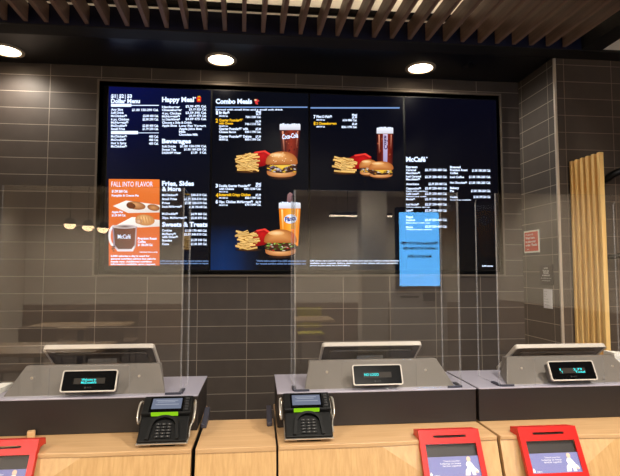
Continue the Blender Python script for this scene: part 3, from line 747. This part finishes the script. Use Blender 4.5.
# ------------------------------------------------------------------ customer displays
def rrect(x0, x1, y0, y1, r, n=4):
    pts = []
    for cx, cy, a0 in ((x1 - r, y1 - r, 0), (x0 + r, y1 - r, 90), (x0 + r, y0 + r, 180), (x1 - r, y0 + r, 270)):
        for i in range(n + 1):
            a = R(a0 + 90 * i / n); pts.append((cx + r * _c(a), cy + r * _s(a)))
    return pts
def display(label, x, lines, more=None):
    d = thing('customer_display', label, 'display', (x, 1.668, 1.107), (R(64), 0, 0), 'customer displays')
    W, H = .0835, .034
    MB().prism_z(rrect(-W + .003, W - .003, -H + .003, H - .003, .006), -.030, -.004).build('back_shell', M['graphite'], d)
    f = MB(); a = rrect(-W, W, -H, H, .007); b = rrect(-W + .0035, W - .0035, -H + .0035, H - .0035, .005)
    n = len(a)
    f.v = [(p[0], p[1], z) for z in (-.006, .002) for p in a] + [(p[0], p[1], z) for z in (-.006, .002) for p in b]
    for i in range(n):
        j = (i + 1) % n
        f.f += [[i, j, n + j, n + i], [2 * n + j, 2 * n + i, 3 * n + i, 3 * n + j], [n + i, n + j, 3 * n + j, 3 * n + i], [j, i, 2 * n + i, 2 * n + j]]; f.m += [0] * 4
    f.build('silver_frame', M['lightgrey'], d)
    MB().prism_z(b, -.005, -.0005).build('black_face', M['gloss_black'], d)
    wv = MB().box(-.047, .047, -.009, .009, -.0008, .0002).build('readout_window', M['vfd_bg'], d)
    pl = lambda u, v: (u, -v, .0006)
    text_mesh(lines, pl, M['vfd'], 'readout_text', wv, .02)
    if more: text_mesh(more, pl, M['vfd'], 'readout_text', wv, .02)
    text_mesh([('NCR', -.004, .010, .0225, .0038, .01)], pl, M['key'], 'maker_mark', d)
    MB().cyl((-.010, -.0206), .0026, -.0004, .0003, 12).build('maker_badge', M['key'], d)
    # bracket down to the housing behind
    MB().box(-.03, .03, -.026, .004, -.062, -.029).build('mount_bracket', M['graphite'], d)
    return d
display('small customer display on the left console, two lines of teal letters', -.522, [('Welcome to', -.024, .020, -.0008, .0068), ("McDonald's", -.024, .022, .0082, .0068)])
display('small customer display on the middle console, one teal line at its left', .397, [('NO LOGO', -.045, .004, .0035, .0085)])
display('small customer display on the right console, teal letters at both ends', 1.083, [('2.79', .004, .036, -.0008, .0068), ('Total', .008, .044, .0082, .0068)], [('1', -.046, -.042, -.0008, .0068), ('T', -.042, -.036, .0082, .0068)])

# ------------------------------------------------------------------ crew monitors seen from behind
def monitor(label, x, zt, W=.187):
    # local: x right, y up the leaning plate, z towards the viewer (the back)
    d = thing('order_monitor', label, 'monitor', (x, 1.846, zt), (R(90 + 54), 0, 0), 'crew order monitors')
    H = .205; zb = ZR + .0006 - zt
    out = rrect(-W, W, -H, 0, .012); inn = rrect(-W + .006, W - .006, -H + .006, -.004, .009)
    n = len(out); f = MB()
    f.v = [(p[0], p[1], z) for z in (-.016, .0) for p in out] + [(p[0], p[1], z) for z in (-.016, .0) for p in inn]
    for i in range(n):
        j = (i + 1) % n
        f.f += [[i, j, n + j, n + i], [2 * n + j, 2 * n + i, 3 * n + i, 3 * n + j], [n + i, n + j, 3 * n + j, 3 * n + i], [j, i, 2 * n + i, 2 * n + j]]; f.m += [0] * 4
    f.build('rim', M['lightgrey'], d)
    MB().prism_z(inn, -.012, -.002).build('back_shell', M['dark'], d)
    MB().prism_z(rrect(-W + .03, W - .03, -H + .03, -.03, .01), -.002, .006).build('vent_cover', M['dark'], d, bevel=.003)
    MB().prism_z(inn, -.0165, -.0125).build('touch_screen', M['gloss_black'], d)
    c, s = _c(R(144)), _s(R(144))
    def inv(Y, Z):                     # world offset -> local y, z
        return (Y * c + Z * s, -Y * s + Z * c)
    MB().prism_x([inv(.050, -.040), inv(.080, -.062), inv(.075, zb), inv(.035, zb)], -.05, .05).build('stand', M['dark'], d)
    return d
monitor('crew order monitor seen from behind on the left console', -.550, 1.181)
monitor('crew order monitor seen from behind on the middle console', .423, 1.176)
monitor('crew order monitor seen from behind on the right console', 1.160, 1.158, .184)

# ------------------------------------------------------------------ clear acrylic guards
def guard(label, x0, x1, c0, c1, sides=(1, -1)):
    d = thing('sneeze_guard', label, 'screen guard', ((x0 + x1) / 2, 1.667, ZR), group='clear acrylic guards on the consoles')
    ox = d.location[0]
    a, b, p, q = x0 - ox, x1 - ox, c0 - ox, c1 - ox
    H = .660; ch = .094; r = .012
    prof = [(a, .001), (p, .001), (p, ch - r)]
    prof += [(p + r - r * _c(R(30 * i)), ch - r + r * _s(R(30 * i))) for i in range(1, 4)]
    prof += [(q - r + r * _s(R(30 * i)), ch - r + r * _c(R(30 * i))) for i in range(0, 4)]
    prof += [(q, .001), (b, .001), (b, H), (a, H)]
    MB().prism_y(prof, -.0025, .0025, 1, 0).build('front_pane', [M['clear'], M['edge']], d)
    for s, xx in [(k, a if k > 0 else b) for k in sides]:
        x_0, x_1 = (xx, xx + .005) if s > 0 else (xx - .005, xx)
        MB().prism_x([(.003, .001), (.165, .001), (.165, H - .012), (.155, H), (.003, H)], x_0, x_1, 1, 0).build('side_pane', [M['clear_side'], M['edge']], d)
        f = MB(); f.box(x_0 - .004, x_1 + .004, .002, .055, .0003, .006); f.box(min(x_0, x_0 + s * .045), max(x_1, x_1 + s * .045), -.009, -.0028, .0003, .007)
        f.build('foot_bracket', M['slate'], d, bevel=.001)
    for xx in (p - .05, q + .03):
        MB().prism_y([(xx + .004 * _c(2 * math.pi * i / 12), .06 + .004 * _s(2 * math.pi * i / 12)) for i in range(12)], -.005, -.0026).build('screw', M['silver'], d)
    return d
guard('clear acrylic guard standing on the left console', -.800, -.239, -.642, -.400, (-1,))
guard('clear acrylic guard standing on the middle console', .119, .684, .277, .529)
guard('clear acrylic guard standing on the right console', .817, 1.384, .946, 1.198)

# ------------------------------------------------------------------ card terminals
TA = R(35)
def terminal(label, loc):
    d = thing('card_terminal', label, 'card terminal', loc, (TA, 0, 0), 'card terminals')
    W = .070
    # local: x right, y up the face, z out of the face
    MB().prism_x([(0, -.002), (.082, .006), (.086, -.002), (.086, -.044), (.02, -.020), (0, -.010)], -W, W).build('lower_body', M['black'], d, bevel=.004)
    MB().prism_x([(.080, .004), (.084, .016), (.152, .010), (.158, .004), (.158, -.040), (.080, -.034)], -W - .002, W + .002).build('head', M['black'], d, bevel=.004)
    MB().prism_x([(-.004, -.008), (-.004, -.013), (.02, -.023), (.15, -.052), (.15, -.046), (.02, -.017)], -W - .002, W + .002).build('base_plate', M['silver'], d, bevel=.0015)
    sc = MB(); sc.add([(-.045, .098, .0150), (.040, .098, .0150), (.040, .142, .0115), (-.045, .142, .0115)], [(0, 1, 2, 3)])
    zf = lambda y: .016 - (y - .084) * .006 / .068
    MB().add([(-.051, .088, zf(.088) + .0004), (.048, .088, zf(.088) + .0004), (.048, .148, zf(.148) + .0004), (-.051, .148, zf(.148) + .0004),
              (-.051, .088, zf(.088) - .002), (.048, .088, zf(.088) - .002), (.048, .148, zf(.148) - .002), (-.051, .148, zf(.148) - .002)],
             [(0, 1, 2, 3), (7, 6, 5, 4), (0, 4, 5, 1), (1, 5, 6, 2), (2, 6, 7, 3), (3, 7, 4, 0)]).build('screen_bezel', M['gloss_black'], d)
    s_ = MB().add([(-.045, .100, zf(.1) + .0009), (.042, .100, zf(.1) + .0009), (.042, .142, zf(.142) + .0009), (-.045, .142, zf(.142) + .0009)], [(0, 1, 2, 3)]).build('screen', M['termscreen'], d)
    mb = MB()
    for y, x0, x1 in ((.132, -.035, .03), (.126, -.03, .022), (.116, -.035, .034)):
        mb.add([(x0, y, zf(y) + .0013), (x1, y, zf(y) + .0013), (x1, y + .0022, zf(y) + .0012), (x0, y + .0022, zf(y) + .0012)], [(0, 1, 2, 3)])
    mb.build('screen_lines', M['termtext'], s_)
    k = MB()
    for r in range(5):
        k.box(.053, .063, .094 + r * .010, .101 + r * .010, .010, zf(.094) + .0012)
    k.build('side_keys', M['key'], d)
    MB().prism_x([(.079, .008), (.080, .0185), (.0865, .0175), (.0865, .006)], -.042, .036).build('green_slot', M['green'], d, bevel=.001)
    # arched keypad hood: an inverted U around the keys
    h = MB(); hp = []
    for i in range(13):
        a = math.pi * i / 12; hp.append((.041 * _c(a), .048 + .029 * _s(a)))
    hp = [(.047, .004)] + hp + [(-.047, .004)]
    ip = [(x * .80, .004 + (y - .004) * .9) for x, y in hp]
    zt = lambda y: .004 + y * .16
    n = len(hp)
    h.v = [(x, y, 0) for x, y in hp] + [(x, y, zt(y)) for x, y in hp] + [(x, y, 0) for x, y in ip] + [(x, y, zt(y)) for x, y in ip]
    for i in range(n - 1):
        j = i + 1
        h.f += [[i, j, n + j, n + i], [2 * n + j, 2 * n + i, 3 * n + i, 3 * n + j], [n + i, n + j, 3 * n + j, 3 * n + i]]; h.m += [0] * 3
    h.f += [[0, n, 3 * n, 2 * n], [n - 1, 3 * n - 1, 4 * n - 1, 2 * n - 1]]; h.m += [0] * 2
    h.build('keypad_hood', M['black'], d)
    k = MB()
    for r in range(5):
        for c_ in range(3):
            z = .0005 + r * .0010
            k.box(-.0215 + c_ * .0155, -.0095 + c_ * .0155, .009 + r * .0098, .0155 + r * .0098, z - .001, z + .0035)
    k.build('keypad', M['key'], d)
    mb = MB()
    for r in range(5):
        for c_ in range(3):
            z = .0042 + r * .0010; cx, cy = -.0155 + c_ * .0155, .0122 + r * .0098
            mb.box(cx - .0012, cx + .0012, cy - .0011, cy + .0011, z - .0004, z + .0002)
    mb.build('key_digits', M['silver_dim'], d)
    for s in (-1, 1):
        x = s * (W + .009)
        pts = [(x, .072, -.012), (x + s * .004, .085, .0), (x + s * .004, .125, .006), (x, .142, .0), (x - s * .004, .142, -.012), (x - s * .002, .12, -.018), (x - s * .002, .085, -.02)]
        MB().tube(smoothp(pts + [pts[0]], 6)[:-1], .0028, 8, True).build('holder_loop', M['silver'], d, smooth=True)
    MB().tube(smoothp([(W + .011, .140, -.004), (W + .012, .09, -.006), (W + .004, .05, -.008), (W + .003, .02, -.012)], 6), .002, 8).build('stylus_tether', M['silver'], d, smooth=True)
    c, s2 = _c(TA), _s(TA)
    inv = lambda Y, Z: (Y * c + Z * s2, -Y * s2 + Z * c)
    zb = ZC - loc[2] + .0006
    MB().prism_x([inv(.018, zb), inv(.115, zb), inv(.115, zb + .05), inv(.05, zb + .008)], -.035, .035).build('stand', M['black'], d)
    return d
T0 = terminal('black card terminal with green slot at the right of the left counter', (-.268, 1.496, .971))
dup(T0, (.153, 1.496, .971), 'black card terminal with green slot at the left of the middle counter')

# ------------------------------------------------------------------ red donation boxes
DA = math.atan2(.116, .058)       # lean of the front sheet
def donation(label, xc):
    d = thing('donation_box', label, 'donation box', (xc, 1.495, .977), (DA, 0, 0), 'red donation boxes on the counter fronts')
    W = .093; c, s = _c(DA), _s(DA)
    inv = lambda Y, Z: (Y * c + Z * s, -Y * s + Z * c)
    T, TB, C1, C2, C3 = inv(0.003, 0), inv(.046, -.010), inv(.048, -.0264), inv(.010, -.0264), 0
    H = .255
    wy0, wy1, wx = -.129, -.040, .077
    # hollow body behind the front sheet
    MB().prism_x([(0, -.003), TB, C1, C2, (-.06, -.016), (-H, -.016), (-H, -.003)], -W, -W + .003).prism_x([(0, -.003), TB, C1, C2, (-.06, -.016), (-H, -.016), (-H, -.003)], W - .003, W).prism_x(
        [(0, -.0035), TB, C1, (C1[0] - .004, C1[1]), (TB[0] - .004, TB[1] + .001)], -W, W).box(-W, W, -H, -.06, -.016, -.0135).build('side_and_back', M['red'], d, bevel=.001)
    fr = MB()
    sy0, sy1, sx = -.0225, -.0160, .049
    fr.box(-W, W, sy1, 0, -.003, 0).box(-W, -sx, sy0, sy1, -.003, 0).box(sx, W, sy0, sy1, -.003, 0).box(-W, W, wy1, sy0, -.003, 0)
    fr.box(-W, -wx, wy0, wy1, -.003, 0).box(wx, W, wy0, wy1, -.003, 0).box(-W, W, -H, wy0, -.003, 0)
    fr.build('front_sheet', M['red'], d)
    # curved coin slot lips, like a thin smile
    sl = MB(); n = 16; up = []; lo = []
    for i in range(n + 1):
        f = -1 + 2 * i / n
        up.append((sx * 1.06 * f, -.0165 - .0035 * (1 - f * f))); lo.append((sx * 1.06 * f, -.0165 - .0035 * (1 - f * f) - .0022 * (1 - f ** 8) - .0006))
    sl.prism_z(up + lo[::-1], -.006, .0012).build('coin_slot', M['black'], d)
    MB().box(-wx - .002, wx + .002, wy0, wy1, -.0130, -.0115).build('inner_tray', M['dark'], d)
    po = MB().box(-wx - .001, wx + .001, wy0 - .002, -.0745, -.006, -.0045).build('poster', M['poster'], d)
    pl = lambda u, v: (u, -v, -.0042)
    text_mesh([('Thank you for', -.030, .020, .0885, .0042), ('helping us keep', -.040, .022, .0950, .0042), ('families together', -.034, .022, .1015, .0042), ('RMHC', -.062, -.046, .1265, .004)], pl, M['ink'], 'poster_text', po, .005)
    z = -.0043
    q = MB().add([(-.074, -.126, z), (-.068, -.126, z), (-.067, -.121, z), (-.071, -.114, z), (-.075, -.120, z)], [(0, 1, 2, 3, 4)])
    q.build('poster_logo', M['ink'], po, fix=False)
    # printed child, seated
    el = lambda cx, cy, rx, ry, zz, n=16: [(cx + rx * _c(2 * math.pi * i / n), cy + ry * _s(2 * math.pi * i / n), zz) for i in range(n)]
    b = MB()
    body = [(.030, -.126), (.033, -.112), (.040, -.105), (.036, -.098), (.040, -.090), (.050, -.089), (.056, -.096), (.062, -.106), (.070, -.113), (.072, -.120), (.066, -.120), (.060, -.115), (.062, -.126), (.052, -.126), (.050, -.116), (.046, -.116), (.044, -.126)]
    b.add([(x, y, z) for x, y in body], [list(range(len(body)))])
    b.build('printed_child_clothes', M['ink'], po, fix=False)
    b = MB().add(el(.0465, -.083, .0062, .0072, z + .0002), [list(range(16))])
    b.add(el(.066, -.118, .004, .003, z + .0002), [list(range(16))]); b.build('printed_child_face', M['skin'], po, fix=False)
    MB().box(-wx - .002, wx + .002, wy0 - .002, wy1 + .002, -.0038, -.0032).build('window_cover', M['cover'], d)
    return d
D0 = donation('red donation box with blue poster hung on the middle counter front', .570)
dup(D0, (.880, 1.495, .976), 'red donation box with blue poster hung on the right counter front')
dup(D0, (-.690, 1.495, .988), 'red donation box cut off by the left edge, on the left counter')

# ------------------------------------------------------------------ small things
wb = MB().box(-.011, .011, -.01, .01, 0, .020).build('wooden_block', M['top'], None, bevel=.003)
wb.location = (-.675, 1.632, ZC + .0005); wb.rotation_euler = (0, 0, R(18)); tag(wb, 'small pale wooden block behind the leftmost red donation box', 'block')
def papers(label, loc, w, dpt, n, rot, tilt):
    d = thing('paper_stack', label, 'paper stack', loc, (0, 0, rot), 'white paper stacks')
    for k in range(n):
        dz = k * .006
        MB().add([(-w, -dpt, dz), (w, -dpt, dz + tilt * k), (w, dpt, dz + tilt * k), (-w, dpt, dz), (-w, -dpt, dz + .0045), (w, -dpt, dz + tilt * k + .0045), (w, dpt, dz + tilt * k + .0045), (-w, dpt, dz + .0045)],
                 [(0, 3, 2, 1), (4, 5, 6, 7), (0, 1, 5, 4), (1, 2, 6, 5), (2, 3, 7, 6), (3, 0, 4, 7)]).build('sheet', M['paper'], d)
    return d
papers('white paper slips on the left console at the edge of the photo', (-.832, 1.765, ZR + .0005), .019, .05, 3, 0, 0)
papers('fanned stack of cream papers behind the right console', (1.46, 1.885, ZR + .0005), .075, .04, 12, R(-8), -.0012)
# slatted blond wood screen
d = thing('slatted_wood_screen', 'upright screen of blond wooden slats standing out from the right wall', 'screen', (1.786, 2.57, 0))
for k in range(6):
    y0 = 2.443 + k * .0435 - 2.57
    xo = .004 - k * .0022
    MB().box(xo - .015, xo + .009, y0, y0 + .021, .001, 2.073).build('slat', M['screenwood'], d, bevel=.0015)
for z in (.3, 1.0, 1.9):
    MB().box(.006, .018, -.12, .129, z, z + .05).build('rail', M['screenwood'], d)
# black bars on the wall right of the screen
for z, l in ((2.0, 'upper black curved bar on the tiled wall right of the wood screen'), (1.53, 'lower black bar on the tiled wall right of the wood screen')):
    pts = smoothp([(1.955, 2.699, z - .035), (1.965, 2.66, z - .03), (2.0, 2.62, z), (2.08, 2.60, z + .022), (2.2, 2.6, z + .03), (2.32, 2.62, z + .02), (2.36, 2.699, z + .01)] if z > 1.8 else
                  [(1.96, 2.699, z), (1.965, 2.63, z), (2.1, 2.6, z + .01), (2.3, 2.6, z + .01), (2.36, 2.699, z + .01)], 6)
    tag(MB().tube(pts, .02 if z > 1.8 else .014, 10).build('wall_bar', M['black'], None, smooth=True), l, 'bar', 'black wall bars')

# ------------------------------------------------------------------ signs on the side wall
def sign(name, label, u0, v0, u1, v1, mat, border, txt, txm):
    a = at_x(u0, v0, 1.70); b = at_x(u1, v1, 1.70)
    ya, yb, zt, zb = a[1], b[1], max(a[2], b[2]), min(a[2], b[2])
    d = thing(name, label, 'sign', (1.70, (ya + yb) / 2, zb))
    w = abs(ya - yb) / 2; h = zt - zb
    MB().box(-.005, -.0004, -w, w, 0, h).build('panel', border or mat, d, bevel=.0008)
    if border:
        MB().box(-.0056, -.005, -w + .009, w - .009, .010, h - .010).build('face', mat, d)
    pl = lambda u, v: (-.0062, w - u * 2 * w, h - v * h)
    text_mesh(txt, pl, txm, 'lettering', d, .01)
    return d
sign('wall_sign', 'orange red sign with white border on the dark tiled side wall', 524.5, 231.5, 540, 252.2, M['orangered'], M['paper'],
     [('PLEASE', .14, .66, .22, .07), ('Wait here', .12, .74, .38, .10, .02), ('to place your', .12, .82, .54, .10, .02), ('order. Thanks', .12, .90, .70, .10, .02), ('ask', .2, .36, .86, .05)], M['ink'])
sign('wall_sign', 'black framed notice with white lettering on the side wall tiles', 540, 264.5, 554, 284.8, M['signblack'], M['dark'],
     [('NOTICE', .35, .65, .23, .07, .02), ('This area is under', .26, .74, .36, .08, .02), ('video security', .3, .7, .46, .08, .02), ('surveillance at all', .22, .78, .58, .08, .02), ('times while you visit', .12, .88, .71, .05), ('no loitering here', .2, .8, .83, .05)], M['ink'])
sign('wall_sign', 'small white notice under the black one on the side wall', 544, 289, 553, 309, M['signwhite'], None,
     [('Hours', .12, .5, .14, .05), ('Mon-Thu', .12, .45, .28, .04), ('Fri', .12, .35, .40, .04), ('Saturday', .12, .6, .54, .05), ('Sunday', .12, .7, .68, .04), ('Thank you', .12, .7, .84, .05)], M['darkink'])

# ================================================================== DINING ROOM (behind the camera; it shows in the acrylic)
def mir(u, v, yv):            # where a reflection seen at (u, v) really stands
    p = at_y(u, v, yv); return (p[0], 2 * 1.667 - yv, p[2])
a = mir(399, 212, 4.9); b = mir(440, 286, 4.9)
kx, ky = (a[0] + b[0]) / 2, a[1]
k = thing('order_kiosk', 'self order kiosk with blue screen standing behind the camera', 'kiosk', (kx, ky, 0))
hw = abs(b[0] - a[0]) / 2
MB().prism_z(rrect(-hw - .035, hw + .035, -.06, -.002, .02), b[2] - .03, a[2] + .05).build('screen_frame', M['gloss_black'], k)
MB().box(-hw, hw, -.002, .001, b[2], a[2]).build('blue_screen', M['kiosk_screen'], k)
text_mesh([('Please place your order with', -hw * .92, hw * .92, -(a[2] + b[2]) / 2 - .045, .032), ('a member of our counter team', -hw * .92, hw * .8, -(a[2] + b[2]) / 2 + .005, .032), ('thank you for visiting', -hw * .6, hw * .6, -(a[2] + b[2]) / 2 + .085, .03)],
          lambda u, v: (-u, .0016, -v), M['darkink'], 'screen_text', k)
MB().prism_z(rrect(-hw - .06, hw + .10, -.14, -.06, .02), .02, b[2] - .02).build('pedestal', M['lightgrey'], k)
MB().box(-hw + .02, hw - .2, -.06, -.055, b[2] - .12, b[2] - .10).build('receipt_slot', M['black'], k)
MB().box(.05, .16, -.06, .0, b[2] - .15, b[2] - .05).build('card_reader', M['black'], k)
MB().prism_z(rrect(-hw - .12, hw + .16, -.22, .06, .03), .0, .02).build('foot_plate', M['dark'], k)
for i, (u, v) in enumerate(((70, 225), (88, 227), (103, 229))):
    p = mir(u, v, 6.6)
    d = thing('pendant_lamp', 'round pendant lamp behind the camera, %s of three over the left tables' % ORD[i], 'lamp', (p[0], p[1], p[2]), group='pendant lamps over the left tables')
    MB().lathe([(0, -.055), (.035, -.047), (.066, -.02), (.07, .01)], (0, 0, 0), 24).build('globe', M['globe'], d, smooth=True)
    MB().lathe([(.072, .01), (.074, .03), (.04, .085), (.008, .095)], (0, 0, 0), 24).build('shade', M['dark'], d, smooth=True)
    MB().cyl((0, 0), .004, .08, 3.0 - p[2], 8).build('cord', M['black'], d)
for i, (u0, v0, u1, v1) in enumerate(((330, 216.5, 392, 214.5), (347, 213, 387, 212))):
    p = mir((u0 + u1) / 2, (v0 + v1) / 2, 7.5); q0, q1 = mir(u0, v0, 7.5), mir(u1, v1, 7.5)
    d = thing('linear_lamp', ['long straight bar lamp behind the camera', 'shorter straight bar lamp beside the long one, behind the camera'][i], 'lamp', (p[0], p[1] - .3 * i, p[2]), group='bar lamps in the dining room')
    hl = abs(q1[0] - q0[0]) / 2
    MB().box(-hl, hl, -.02, .02, -.018, .0).build('diffuser', M['ledbar'], d)
    MB().box(-hl, hl, -.025, .025, .0, .04).build('housing', M['dark'], d)
    for s in (-.8, .8): MB().cyl((s * hl, 0), .004, .04, 3.0 - p[2], 8).build('hanger', M['black'], d)
struct('wall_column', MB().box(*sorted((mir(362, 300, 7)[0], mir(388, 300, 7)[0])), mir(370, 300, 7)[1] - .3, mir(370, 300, 7)[1], 0, 3.0), M['beige'])
TG = 'dining tables behind the camera'
for i, (x, y) in enumerate(((-2.0, -1.6), (-2.3, -3.6), (.5, -4.2))):
    d = thing('dining_table', 'pale dining table behind the camera, %s counted from the left counter' % ORD[i], 'table', (x, y, 0), group=TG)
    MB().box(-.6, .6, -.35, .35, .72, .75).build('tabletop', M['tablewood'], d, bevel=.004)
    MB().cyl((0, 0), .04, .02, .72).build('pedestal', M['dark'], d); MB().cyl((0, 0), .25, 0, .02).build('foot', M['dark'], d)
    for s in (-1, 1):
        c_ = thing('dining_chair', 'dining chair behind the camera, %s side of the %s pale table' % ('left' if s < 0 else 'right', ORD[i]), 'chair', (x + s * .35, y - .62, 0), group='dining chairs behind the camera')
        MB().box(-.2, .2, -.2, .2, .44, .47).build('seat', M['yellow'] if i == 2 else M['brownwall'], c_, bevel=.01)
        MB().box(-.2, .2, -.22, -.195, .52, .85).build('backrest', M['yellow'] if i == 2 else M['brownwall'], c_, bevel=.008)
        for lx in (-.17, .17):
            for ly in (-.205, .17): MB().cyl((lx, ly), .012, 0, .44 if ly > 0 else .6, 10).build('leg', M['dark'], c_)

# ------------------------------------------------------------------ world and view
wd = bpy.data.worlds.new('world'); scene.world = wd; wd.use_nodes = True
wd.node_tree.nodes['Background'].inputs[0].default_value = (.02, .018, .016, 1)
scene.view_settings.view_transform = 'Standard'; scene.view_settings.look = 'None'
scene.view_settings.exposure = 0; scene.view_settings.gamma = 1
scene.view_settings.use_curve_mapping = False
scene.cycles.use_denoising = True
scene.cycles.transparent_max_bounces = 32
scene.cycles.max_bounces = 8
scene.cycles.sample_clamp_indirect = 25
